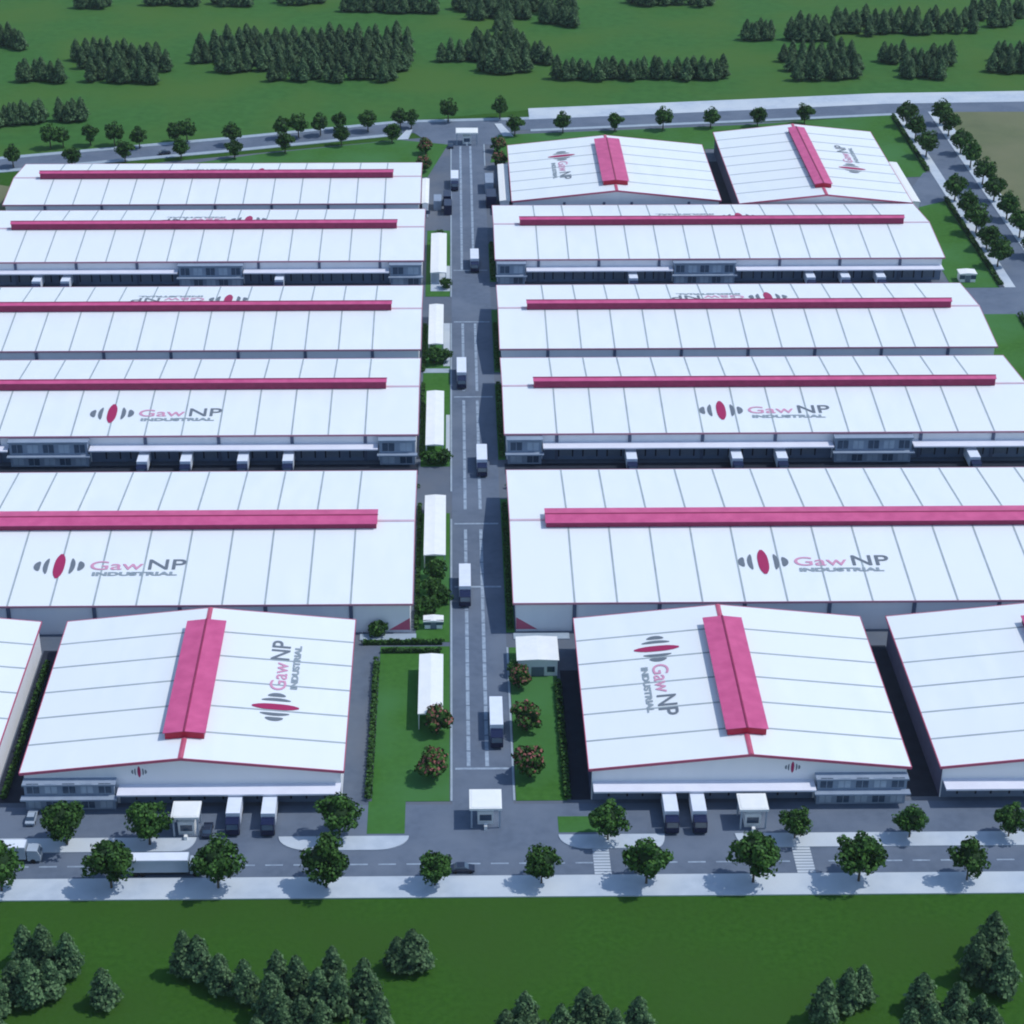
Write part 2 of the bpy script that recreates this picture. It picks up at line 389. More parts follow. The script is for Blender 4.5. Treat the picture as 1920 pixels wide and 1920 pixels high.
def office(T, x0, x1, y, cx, cy, n, z=6.6, d=2.6):
    b = MB(); b.box(x0-cx, x1-cx, y-d-cy, y-cy-.002, 0, z); b.box(x0-.3-cx, x1+.3-cx, y-d-.3-cy, y-cy-.004, z, z+.35, 0)
    b.box(x0-.6-cx, x1+.6-cx, y-d-1.5-cy, y-d-.002-cy, 3.05, 3.4, 0)
    O = b.build('office_block', 'office', T); me = None
    st = (x1-x0)/n; g = st*.34
    for lvl, (za, zb) in enumerate(((.5, 2.8), (3.9, 6.1))):
        for i in range(n):
            x = x0+st*(i+.5)
            mk = 'paleglass' if (i+lvl) % 2 == 0 else 'glass'
            b = MB(); b.box(-g, g, -.08, 0, za, zb, 0); b.box(-.07, .07, -.13, -.08, za, zb, 1)
            o = b.build('window', [mk,'office'], O); o.location = (x-cx, y-d-cy-.003, 0)

EAVE = 7.5
seR = [25.1+9.13*k for k in range(13)]; seL = [-22.8-9.15*k for k in range(13)]
R0, R1, L0, L1 = 12.0, 148.0, -146.0, -9.6
VR, VL = (20.2, 139.6), (-137.2, -18.2)
def longhall(label, side, y0, y1, logo, front, vw=2.5, vh=2.3, ridge_y=None):
    x0, x1 = (R0, R1) if side > 0 else (L0, L1)
    T = hall('factory_hall', label, x0, x1, y0, y1, 'x', EAVE, VR if side > 0 else VL, seR if side > 0 else seL, logo, vw, vh)
    cx, cy = (x0+x1)/2, (y0+y1)/2; yw = y0+WI
    posts = (seR if side > 0 else seL)[::2]
    downpipes(T, posts, yw-.01, EAVE-.6, cx, cy)
    if front == 'yardD':
        c = [(-146,-111.6),(-91.4,-19.6)] if side < 0 else [(21.6,94.2),(114.2,147.4)]
        o = [(-111.2,-91.8,5),(-19.2,-10.4,2)] if side < 0 else [(12.8,21.2,2),(94.6,113.8,5)]
    elif front == 'yardB':
        c = [(-146,-83.6),(-63.8,-20)] if side < 0 else [(21.4,65.6),(84.8,147.4)]
        o = [(-83.2,-64.2,5),(-19.6,-10.4,2)] if side < 0 else [(12.8,21,2),(66,84.4,5)]
    else:
        c = o = []
        docks(T, x0+14, x1-14, yw, cx, cy, 18.3)
        if front == 'E':                                  # red wedge painted on the wall foot
            b = MB(); s = -1 if side < 0 else 1; xe = (x1-WI) if side < 0 else (x0+WI)
            b.add([(xe-cx, yw-.03-cy, .6), (xe-s*-4.6-cx, yw-.03-cy, .6), (xe-cx, yw-.03-cy, 3.6),
                   (xe-cx, yw-.002-cy, .6), (xe-s*-4.6-cx, yw-.002-cy, .6), (xe-cx, yw-.002-cy, 3.6)],
                  [(0,1,2),(3,5,4),(0,3,4,1),(1,4,5,2),(2,5,3,0)])
            b.build('red_wedge', 'red', T)
    for a, e in c: canopy(T, a, e, yw, cx, cy); docks(T, a, e, yw, cx, cy)
    for a, e, n in o: office(T, a, e, yw, cx, cy, n)
    return T
longhall('widest white hall left of the central road, thick red vent, logo on front slope', -1, 367, 429, (-87.2, 381.3, '+x'), 'E', 6.2, 1.5)
longhall('widest white hall right of the central road, thick red vent, logo on front slope', 1, 367, 429, (67.3, 381.3, '+x'), 'E', 6.2, 1.5)
longhall('long hall left of the road, behind the widest one, logo on front slope', -1, 448.7, 495, (-87.2, 459.2, '+x'), 'yardD')
longhall('long hall right of the road, behind the widest one, logo on front slope', 1, 448.7, 495, (67.3, 459.2, '+x'), 'yardD')
longhall('third long hall from the front, left of the road, upside-down logo behind vent', -1, 501, 547, (-65, 533.7, '-x'), 'plain')
longhall('third long hall from the front, right of the road, upside-down logo behind vent', 1, 501, 547, (89.6, 533.7, '-x'), 'plain')
longhall('fourth long hall from the front, left of the road, canopy facing narrow yard', -1, 567, 612, (-65, 599.2, '-x'), 'yardB')
longhall('long hall right of the road, directly in front of the two back gable halls', 1, 567.5, 615, (89.6, 599.4, '-x'), 'yardB')
# farthest left hall
T = hall('factory_hall', 'farthest hall on the left of the road, shallow roof before the grass strip', -146, -11.2, 617.5, 658, 'x', EAVE,
         (-137, -20.6), seL, (-65, 645.6, '-x')); downpipes(T, seL[::2], 618, EAVE-.6, -78.6, 637.75)

def fronthall(label, x0, x1, y0, y1, logo, vent, seams, vw=7.4, front='', lbl=None, gx=None):
    T = hall('gable_hall', label, x0, x1, y0, y1, 'y', EAVE, vent, seams, logo, vw, 1.55, True, 'white halls turned gable end to the viewer')
    return T
seF = [306.7+8.98*k for k in range(1, 6)]
FX = dict(a=(-148.2,-87.6), b=(-82,-21.5), c=(24.5,85.0), d=(90.6,151.0))
FL = dict(a='gable hall mostly cut off by the left edge, pale wall facing dark alley',
          b='front gable hall left of the road, logo reading upwards on its right slope',
          c='front gable hall right of the road, logo reading downwards on its left slope',
          d='gable hall at the lower right edge of the picture, blank left slope, vent cut off')
for k, (x0, x1) in FX.items():
    lg = {'b': (-35.6, 325.9, '+y'), 'c': (40.6, 345.8, '-y')}.get(k)
    T = fronthall(FL[k], x0, x1, 306.7, 360.6, lg, (313.4, 353.2), seF)
    cx, cy, yw = (x0+x1)/2, 333.65, 307.3
    if k in 'ab': cs, of = (x0+18.2, x1-.6), (x0+.8, x0+17.6)
    else: cs, of = (x0+.8, x1-18), (x1-17.6, x1-.8)
    canopy(T, *cs, yw, cx, cy, 4.3, 3.4); docks(T, *cs, yw, cx, cy, 6.4)
    office(T, *of, yw, cx, cy, 5, 5.6, 2.0)
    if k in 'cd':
        b = MB(); b.box(x0+WI-.06-cx, x0+WI-.002-cx, 307.5-333.65, 359.8-333.65, 0, EAVE-.4); b.build('side_wall_shade', 'sideshade', T)  # panel painted with the shade of the left-facing wall
    # small crest beside the office on the gable wall
    b = MB(); s = 1 if k in 'ab' else -1
    b.M = Matrix(((1,0,0,(of[1]+4.6 if k in 'ab' else of[0]-4.6)-cx),(0,0,-1,yw-cy-.03),(0,1,0,7.2),(0,0,0,1))) @ Matrix.Diagonal((.25,.25,.25,1))
    curved_bar(b, 0, 5, 2.5, 0, 0); curved_bar(b, -2.75, 3.1, 1.2, -.3, 1); curved_bar(b, 2.75, 3.1, 1.2, .3, 1)
    curved_bar(b, -4.7, 1.9, 1.5, -.4, 1); curved_bar(b, 4.7, 1.9, 1.5, .4, 1)
    b.build('wall_crest', ['logored','logogrey'], T, fix=False)
seG = [619+9.5*k for k in range(1, 6)]
T = fronthall('back gable hall beside the far end of the central road, wide red vent, downward logo', 18.4, 86.4, 619, 676.2, (36.4, 658.8, '-y'), (625, 668.3), seG, 8.0)
downpipes(T, (35.5, 52.4-4, 52.4+5, 76), 619.6, 6.9, 52.4, 647.6)
T = fronthall('back gable hall at far right, narrow red vent, upward logo on its right slope', 92, 148, 616, 690, (133.6, 645.7, '+y'), (623, 682), [616+9.25*k for k in range(1, 8)], 5.2)
downpipes(T, (105, 120, 133, 146), 616.6, 6.9, 120, 653)
b = MB(); b.box(92+WI-.06-120, 92+WI-.002-120, -36.2, 36.2, 0, EAVE-.4); b.build('side_wall_shade', 'sideshade', T)  # painted shade over the wall facing the alley

# ---------------------------------------------------------------- low white side buildings and sheds
def shed(name, label, x0, x1, y0, y1, z=4.0, group='white flat roofed sheds beside the central road', lower=None, walls=False, cat='shed'):
    cx, cy = (x0+x1)/2, (y0+y1)/2; T = thing(name, (cx, cy, 0), label, cat, group)
    hx, hy = (x1-x0)/2, (y1-y0)/2
    b = MB(); b.extr([(-hx,z-.25),(-hx,z-.05),(0,z+.18),(hx,z-.05),(hx,z-.25)], lambda t,p,q:(p,t,q), -hy, hy); b.build('roof', 'white', T)
    if walls:
        b = MB(); b.box(-hx+.3, hx-.3, -hy+.3, hy-.3, 0, z-.26); Wl = b.build('wall', 'wall', T)
        b = MB(); b.box(-hx*.3, hx*.3, -.06, 0, .1, 2.3); o = b.build('door', 'door', T); o.location = (0, -hy+.297, 0)
        for s in (-1, 1):
            b = MB(); b.box(-.8, .8, -.06, 0, 1.1, 2.4); o = b.build('window', 'glass', T); o.location = (s*hx*.62, -hy+.296, 0)
    else:
        b = MB(); b.box(-hx+.1, -hx+.25, -hy+.1, hy-.1, 0, z-.3); b.build('back_wall', 'wall', T)
        n = max(2, int(hy*2/5)); me = None
        for i in range(n+1):
            y = -hy+.3+(2*hy-.6)*i/n
            if me is None: b = MB(); b.box(-.1, .1, -.1, .1, 0, z-.24); o = b.build('post', 'greybus', T); me = o.data
            else: o = link(bpy.data.objects.new('post', me), T)
            o.location = (hx-.25, y, 0)
    return T
shed('parking_shed', 'white roofed shed on the left front lawn', -8.0, -3.0, 330.6, 352.6)
shed('parking_shed', 'white roofed roadside shed just above the cluster of round shrubs', -7.6, -2.6, 394.2, 423.0)
shed('parking_shed', 'longest white roadside shed, beside the second-row left hall', -7.8, -3.2, 449.8, 481.8)
shed('parking_shed', 'white roadside shed beside the third-row left hall, just below the open crossing', -7.7, -3.5, 512.6, 541.2)
shed('parking_shed', 'white roadside shed with a pale paved apron, beside the fourth-row left hall', -7.6, -2.7, 566.0, 599.5)
shed('utility_building', 'square white utility building with grey front on the right front lawn', 12.2, 21.0, 349.6, 358.9, 4.2, None, walls=True, cat='building')
shed('pump_house', 'tiny pale pump house on the grass between road and nearest left long hall', -7.4, -3.0, 368.4, 371.0, 2.2, None, walls=True, cat='pump house')
shed('guard_hut', 'small white guard hut on the right grass strip near the side road', 152.6, 158.0, 565.5, 569.5, 3.0, None, walls=True, cat='guard hut')
shed('annex', 'narrow white annex against the road end of the farthest left hall', -11.0, -8.6, 624.5, 649.0, 5.0, 'narrow white annexes', walls=True, cat='annex')
shed('annex', 'narrow white annex on the road side of the back gable hall', 14.6, 18.1, 626.5, 663.5, 5.0, 'narrow white annexes', walls=True, cat='annex')
shed('annex', 'white annex at the right side of the far right gable hall', 148.3, 152.6, 624.0, 664.0, 5.0, 'narrow white annexes', walls=True, cat='annex')
slab('path', rect(-9.0, -1.8, 501.6, 504.4), 0, .2, 'kerb'); slab('path', rect(-2.7, -1.7, 449.5, 475), 0, .2, 'pave')
slab('path', rect(-3.5, -1.7, 506, 536), 0, .2, 'pave'); slab('path', rect(-7.5, -1.7, 560.5, 581), 0, .2, 'pave')
slab('path', rect(-21, -8.9, 364.2, 366.6), 0, .25, 'kerb'); slab('path', rect(12, 24, 364.2, 366.6), 0, .25, 'kerb')

# ---------------------------------------------------------------- gatehouses
def gatehouse(label, cx, cy, w=5.4, d=5.2, group='white canopied gatehouses'):
    T = thing('gatehouse', (cx, cy, 0), label, 'gatehouse', group)
    b = MB(); b.box(-w/2, w/2, -d/2, d/2, 4.3, 4.75); b.box(-w/2+.35, w/2-.35, -d/2+.35, d/2-.35, 4.75, 4.83); b.build('canopy', 'white', T)
    b = MB(); b.box(-1.5, 1.5, -1.6, 1.4, 0, 3.0); B = b.build('booth', 'white', T)
    b = MB(); b.box(-1.1, 1.1, -1.66, -1.602, 1.0, 2.3); b.build('window', 'glass', B)
    b = MB(); b.box(-.15, .15, -.15, .15, 0, 4.3); me = None
    for sx in (-1, 1):
        for sy in (-1, 1):
            if me is None: o = b.build('column', 'greybus', T); me = o.data
            else: o = link(bpy.data.objects.new('column', me), T)
            o.location = (sx*(w/2-.4), sy*(d/2-.4), 0)
    b = MB(); b.box(-.3, .3, -3.4, -2.4, .1, 1.0); b.build('barrier_post', 'white', T)
    return T
gatehouse('white flat canopy gatehouse in the middle of the main entrance', 5.0, 301.4, 6.0, 6.0)
gatehouse('white gatehouse at the driveway before the left front gable hall', -50.2, 298.9, 5.2, 5.0)
gatehouse('white gatehouse at the driveway before the right front gable hall', 54.5, 300.0, 5.4, 5.0)
gatehouse('small white gatehouse at the far end of the central road', 4.4, 702, 8.0, 6.0)

# ---------------------------------------------------------------- vegetation
def leafquad(b, c, n, s, mi):
    n = n.normalized(); a = n.orthogonal().normalized(); a = Matrix.Rotation(rnd()*6.28, 3, n) @ a; d = n.cross(a)
    k = .6+.5*rnd()
    b.add([c+a*s, c+d*s*k, c-a*s, c-d*s*k], [(0,1,2,3)], mi)
def rdir():
    while True:
        v = Vector((rnd()*2-1, rnd()*2-1, rnd()*2-1))
        if .05 < v.length < 1: return v.normalized()
def broad_tree(name, label, cat, group, R, zc, zr, nleaf=1500, bloom=0, loc=(0,0,0)):
    T = thing(name, loc, label, cat, group)
    b = MB(); b.cyl((0,0), .26, 0, zc-.4*zr, 8, .16)
    for i in range(5):
        a = i*1.26+rnd(); p0 = Vector((0,0,zc-.75*zr)); p1 = Vector((math.cos(a)*R*.55, math.sin(a)*R*.55, zc+.1*zr))
        o = Vector((.09,0,0)); q = Vector((0,.09,0))
        b.add([p0-o, p0+q, p0+o, p1-o*.4, p1+q*.4, p1+o*.4], [(0,1,4,3),(1,2,5,4),(2,0,3,5)])
    b.build('trunk', 'bark', T)
    b = MB(); cl = []
    for i in range(34):                                    # clumps spread through the crown volume
        d = rdir(); r = .50+.42*rnd()
        c = Vector((d.x*R*r, d.y*R*r, zc+d.z*zr*r)); cr = R*(.24+.16*rnd()); cl.append((c, cr, .5+.5*rnd()))
    for c, cr, tint in cl:
        for j in range(nleaf//34):
            d = rdir(); q = c+Vector((d.x, d.y, d.z*.85))*cr*(.7+.4*rnd())
            t = rnd()
            mi = 1 if t < tint*.6 else 0
            if bloom and t > 1-bloom and d.z > 0: mi = 3
            leafquad(b, q, d+rdir()*.6, .17+.16*rnd()+R*.028, mi)
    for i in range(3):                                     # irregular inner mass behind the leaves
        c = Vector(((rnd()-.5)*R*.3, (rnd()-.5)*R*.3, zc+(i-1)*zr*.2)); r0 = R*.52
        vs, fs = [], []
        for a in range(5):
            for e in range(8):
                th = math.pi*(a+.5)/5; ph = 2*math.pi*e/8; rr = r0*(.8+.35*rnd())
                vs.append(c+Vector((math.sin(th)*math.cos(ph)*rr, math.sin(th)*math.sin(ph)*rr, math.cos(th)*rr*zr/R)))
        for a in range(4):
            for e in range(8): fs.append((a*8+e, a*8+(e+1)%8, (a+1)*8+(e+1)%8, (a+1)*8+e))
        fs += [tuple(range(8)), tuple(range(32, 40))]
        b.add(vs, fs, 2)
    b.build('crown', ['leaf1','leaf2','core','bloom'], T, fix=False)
    return T
def conifer(label, group, hgt, R, loc, n=1500):
    T = thing('conifer', loc, label, 'conifer tree', group)
    b = MB(); b.cyl((0,0), .24, 0, hgt*.4, 7, .15); b.build('trunk', 'bark', T)
    b = MB(); prof = lambda t: R*(min(1, t/.14)**.5)*(1-t)**.60*1.0
    lean = Vector((rnd()-.5, rnd()-.5, 0))*.5
    lob = [(rnd()*6.28, rnd(), .75+.5*rnd()) for _ in range(26)]
    for i in range(n):
        t = rnd()**1.25; a = rnd()*6.283; r = prof(t)
        w = 1+.16*math.sin(3*a+9*t+lob[0][0])+.12*math.sin(5*a-21*t+lob[1][0])
        tier = .84+.22*((t*9+.3*math.sin(a*2)) % 1.0)**1.0
        r *= w*(1.06-.25*((t*8.5+lob[2][1]+.2*math.sin(3*a)) % 1.0))*(.82+.25*rnd())
        z = .5+t*(hgt-.6)
        c = Vector((math.cos(a)*r, math.sin(a)*r, z))+lean*t
        nrm = Vector((math.cos(a), math.sin(a), .9))+rdir()*.55
        leafquad(b, c, nrm, (.20+.24*rnd())*(1.15-.5*t), 1 if rnd() < .42 else 0)
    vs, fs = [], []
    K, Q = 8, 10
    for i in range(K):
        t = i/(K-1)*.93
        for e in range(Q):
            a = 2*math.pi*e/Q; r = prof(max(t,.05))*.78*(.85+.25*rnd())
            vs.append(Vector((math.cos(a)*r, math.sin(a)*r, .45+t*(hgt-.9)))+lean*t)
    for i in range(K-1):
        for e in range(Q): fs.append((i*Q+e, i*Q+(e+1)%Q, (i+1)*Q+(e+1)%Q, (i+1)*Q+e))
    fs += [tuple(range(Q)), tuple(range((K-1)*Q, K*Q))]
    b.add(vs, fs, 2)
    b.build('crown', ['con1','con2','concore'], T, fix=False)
    return T
def P(px, py, z=0.0):                                      # photo measurement -> surveyed ground position
    d = fwd+rgt*((px-CX)/F_PX)-upv*((py-CY)/F_PX); t = (z-H)/d.z
    return (d.x*t, d.y*t)

# street trees
TREE = {}
def place_tree(kind, x, y, s, label, group, z=.1, name='street_tree', cat='tree'):
    if kind not in TREE:
        R, zc, zr, n, bl = dict(big0=(4.5,6.6,4.0,2600,0), big1=(4.3,6.3,4.1,2600,0), big2=(4.7,6.5,3.8,2600,0), med0=(3.3,5.2,3.0,1700,0),
                                med1=(3.1,4.9,2.9,1700,0), med2=(3.4,5.3,2.8,1700,0), flower0=(3.1,3.6,2.3,1700,.34), flower1=(3.4,3.5,2.4,1700,.3), bush0=(1.6,1.5,1.4,600,0), bush1=(2.4,2.4,2.0,900,0))[kind]
        T = broad_tree(name, label, cat, group, R, zc, zr, n, bl); TREE[kind] = (T, collect(T), [False])
    T, kids, used = TREE[kind]
    if used[0]: T = copy_tree(T, kids)
    used[0] = True
    s *= .95; T.location = (x, y, z); T.rotation_euler.z = rnd()*6.28; T.scale = (s, s, s*(.93+.14*rnd()))
    T.name = name
    tag(T, label, cat, group)
    if group is None and 'group' in T: del T['group']
    return T
fx = [(-81.2,281.6,.97),(-61.8,282.1,1.0),(-42.8,281.9,.97),(-23.6,281.8,1.0),(-4.3,282.2,.74),(14.7,282.5,.74),(33.4,282.2,.97),(52.5,282.3,1.0),(71.4,282.4,1.0),(90.8,282.5,.8)]
for i, (x, y, s) in enumerate(fx):
    lab = f'round dark green street tree on the front pavement, {ordn(i)} from the left'
    if i == 4: lab = 'small street tree on the front pavement beside the dark car'
    if i == 5: lab = 'small street tree on the front pavement opposite the main gate'
    place_tree('big%d' % (i % 3), x, y, s, lab, 'street trees along the front pavement', .2)
bx = [(-71.8,294.6,1.0),(-56.6,294.4,.9),(-22.0,296.6,.9),(27.4,294.8,.85),(61.8,294.8,.68),(83.0,294.9,.68),(101.3,294.9,.7)]
for i, (x, y, s) in enumerate(bx):
    place_tree('big%d' % ((i+1) % 3), x, y, s, f'street tree on the pavement before the front gable halls, {ordn(i)} from the left', 'street trees before the front halls', .2)
for i, y in enumerate((578.2, 592.8, 607.2, 620.3, 638.0, 684.0, 703.0, 719.0)):
    place_tree('med%d' % (i % 3), 167.4, y, 1.2, f'boulevard tree on the pavement beside the halls, {ordn(i)} from the bottom', 'inner row of boulevard trees', .2)
for i, y in enumerate((587.0, 603.2, 620.0, 637.5, 653.8, 672.0, 687.4, 707.2, 721.5)):
    place_tree('med%d' % ((i+1) % 3), 180.4, y, 1.18, f'boulevard tree next to the bare brown field, {ordn(i)} from the bottom', 'outer row of boulevard trees', .2)
ftr = [(-154.7,676.8),(-134.1,676.5),(-116.3,682.0),(-96.9,685.0),(-78.0,685),(-60.5,690.5),(-40.9,699.4),(-22.7,702.3),(22.0,710),(39.7,712.5),(59.0,714.8),(76.8,716),(94.6,718),(112.2,719.8),(130,722)]
for i, (x, y) in enumerate(ftr):
    place_tree('med%d' % (i % 3), x, y, 1.0, f'street tree on the near side of the rear road, {ordn(i)} from the left', 'street trees along the near side of the rear road', .1)
ftb = [(-145.3,697.6),(-141,699),(-131.4,700.5),(-122.7,700.4),(-113.3,697.2),(-101.0,703.3),(-97,704),(-80.1,700),(-62.5,708),(-57,709),(-49.1,711),(-42.6,716.2),(-31.9,715.8),(-20,719),(-16,719),(-2.4,727),(17,730)]
for i, (x, y) in enumerate(ftb):
    place_tree('med%d' % ((i+2) % 3), x, y, .95+.15*rnd(), f'leafy tree on the grass edge beyond the rear road, {ordn(i)} from the left', 'trees on the far side of the rear road', .1)
fl = [(-4.1,329.3,1.0,'pink-flowering tree at the lower end of the white shed on the left lawn'),(-4.8,314.6,1.05,'pink-flowering tree left of the central road near the stop line'),
      (12.6,345.6,.85,'pink-flowering tree beside the square white utility building'),(13.6,330.2,1.05,'pink-flowering tree right of the central road beside the white truck with navy cab'),
      (13.8,314.6,1.15,'largest pink-flowering tree, right of the central road by the main entrance'),
      (-10.4,690,.95,'olive flowering tree at the far left end of the central road, upper of two'),(-10.6,670,1.0,'olive flowering tree at the far left end of the central road, lower of two'),
      (15.4,692,.9,'olive flowering tree at the far right end of the central road, upper of two'),(15.7,674,1.0,'olive flowering tree at the far right end of the central road, lower of two')]
for i, (x, y, s, lab) in enumerate(fl):
    place_tree('flower%d' % (i % 2), x, y, s, lab, 'flowering trees beside the central road', .1, 'flowering_tree')
bs = [(-4.6,389.6,1.1,'round green shrub below the white shed, upper of the cluster'),(-5.6,383.5,1.0,'round green shrub in the left-hand middle of the roadside cluster'),(-3.4,379.5,.95,'round green shrub of the roadside cluster, nearest the kerb'),
      (-5.9,375.0,1.0,'round green shrub right above the tiny pump house'),(-3.6,508.5,1.05,'green shrub nearest the road in front of the third-row shed'),(-6.0,508.0,1.05,'green shrub nearest the wall in front of the third-row left hall'),
      (-3.4,446.8,.9,'green shrub at the lower end of the longest shed, road side'),(-6.6,447.0,.9,'green shrub at the lower end of the longest shed, hall side'),(-5.0,603.5,.8,'green shrub at the upper end of the fourth-row shed'),
      (-3.0,562.8,.8,'green shrub at the lower corner of the fourth-row shed'),(12.2,350.6,.8,'dark shrub between the utility building and the kerb')]
for x, y, s, lab in bs:
    place_tree('bush1', x, y, s, lab, 'round shrubs beside the central road', .1, 'shrub', 'shrub')
place_tree('bush0', -17.2, 366.0, 1.3, 'lone pointed shrub before the grey end wall of the nearest left long hall', None, .1, 'shrub', 'shrub')

def hedge(label, x0, x1, y0, y1, h, lump=1.0):
    b = MB(); n = int(max((x1-x0), (y1-y0))/1.1); cx, cy = (x0+x1)/2, (y0+y1)/2
    for i in range(n):
        t = (i+.5)/n
        x = x0+(x1-x0)*t if x1-x0 > y1-y0 else x0+(x1-x0)*.5
        y = y0+(y1-y0)*t if y1-y0 >= x1-x0 else y0+(y1-y0)*.5
        w = min(x1-x0, y1-y0)/2; hh = h*(.75+.5*rnd())
        for j in range(26):
            d = rdir(); leafquad(b, Vector((x-cx+d.x*w*(.9+.3*rnd())*(1.2 if w < .7 else 1), y-cy+d.y*w, hh*.5+abs(d.z)*hh*.5)), d+rdir()*.4, .22+.15*rnd(), 1 if rnd() < .35 else 0)
    b.box(-(x1-x0)/2*.96, (x1-x0)/2*.96, -(y1-y0)/2*.96, (y1-y0)/2*.96, 0, h*.62, 2)
    o = b.build('hedge', ['leaf1','leaf2','core'], None, fix=False); o.location = (cx, cy, .06)
    return tag(o, label, 'hedge')
hedge('low hedge between the left front lawn and the grey driveway', -17.6, -16.5, 307, 356, 1.3)
hedge('hedge row across the top of the left front lawn', -16.0, -3.5, 358.8, 359.9, 1.1)
hedge('hedge row just below the paved path of the nearest left long hall', -20.5, -3.0, 362.2, 363.3, 1.1)
hedge('hedge along the right edge of the right front lawn beside the shaded driveway', 20.0, 21.2, 307, 347, 1.3)
hedge('hedge along the inner boulevard pavement, section beside the upper grass strip', 164.1, 165.4, 668, 731, 1.2)
hedge('long hedge along the inner boulevard pavement, section beside the fourth-row right hall', 164.1, 165.4, 562, 640, 1.2)
hedge('hedge along the grass strip beside the third-row right hall', 164.1, 165.4, 470, 540, 1.2)
for side, (a, e), w in ((-1, (-146, -9), 'left'), (1, (12, 147.6), 'right')):
    hedge(f'dark low hedge along the truck yard behind the nearest {w} long hall', a, e, 433.2, 434.6, 1.0)
hedge('narrow hedge between the road and the end wall of the nearest right long hall', 10.9, 11.8, 368, 425, .9)
hedge('narrow hedge between the sheds and the end wall of the nearest left long hall', -9.3, -8.5, 368, 425, .9)
hedge('narrow hedge between the longest shed and the second-row left hall', -9.3, -8.5, 450, 494, .9)
hedge('narrow hedge between the shed and the third-row left hall', -9.3, -8.5, 502, 535, .9)
hedge('narrow hedge between the road and the second-row right hall', 10.9, 11.8, 450, 494, .9)
hedge('narrow hedge between the road and the third-row right hall', 10.9, 11.8, 503, 535, .9)
hedge('narrow hedge between the road and the back right long hall', 10.9, 11.8, 569, 600, .9)
hedge('narrow hedge in the dark alley right of the leftmost gable hall', -86.6, -85.6, 308, 356, 1.2)

# conifers
PRO = []
def con_place(px, py, s, label, group):
    x, y = P(px, py)
    if len(PRO) < 5:
        T = conifer(label, group, 8.3+.8*rnd(), 2.65+.3*rnd(), (0,0,0), 1500); PRO.append((T, collect(T)))
    else:
        T = copy_tree(*random.choice(PRO)); tag(T, label, 'conifer tree', group); T.name = 'conifer'
    T.location = (x, y, .0); T.rotation_euler.z = rnd()*6.28; w = s*(.92+.16*rnd()); T.scale = (w, w, s*(.9+.2*rnd()))
near = {
 'conifer in the dense lower left corner clump': [(52,1806,1),(84,1812,1),(130,1826,1.05),(30,1868,1),(98,1866,.95),(60,1886,1.05),(-8,1895,1.1),(-14,1955,1)],
 'small lone conifer standing right of the lower left clump': [(198,1884,.95)],
 'conifer in the trailing clump at bottom left of centre': [(347,1828,1.0),(376,1830,.95),(414,1856,.95),(463,1876,.95),(522,1852,.95),(560,1868,.95),(512,1906,1.05),(625,1852,1.0),(600,1890,.95),(636,1900,1),(684,1886,1.05),(530,1938,1),(566,1940,1),(605,1952,1),(712,1948,1.1),(670,1978,1),(480,1980,1)],
 'conifer in the clump of three left of bottom middle': [(775,1816,1.05),(744,1818,.9),(792,1812,.85)],
 'conifer in the clump cut by the bottom edge': [(985,1936,1),(946,1965,.95),(972,1975,.9),(1052,1962,.95),(1096,1924,1.05),(1118,1932,.95),(1195,1944,1),(1150,1972,.95),(1020,1985,.9),(1080,1985,.9)],
 'conifer in the small lower right clump of three': [(1542,1914,1.0),(1585,1892,1.05),(1612,1878,.9)],
 'conifer in the tall lower right corner clump': [(1726,1894,1.05),(1702,1960,.95),(1742,1958,1),(1792,1910,1),(1827,1838,1.05),(1858,1790,1.05),(1876,1862,1.05),(1786,1948,.95),(1830,1945,1),(1852,1962,1),(1760,1985,1),(1815,1985,1)],
}
SPOTS = []
for lab, pts in near.items():
    g = lab.replace('conifer in', 'conifers in') if len(pts) > 1 else None
    for i, (px, py, s) in enumerate(sorted(pts)): SPOTS.append((px, py, s, lab if g is None else f'{lab}, {ordn(i)} from left', g))
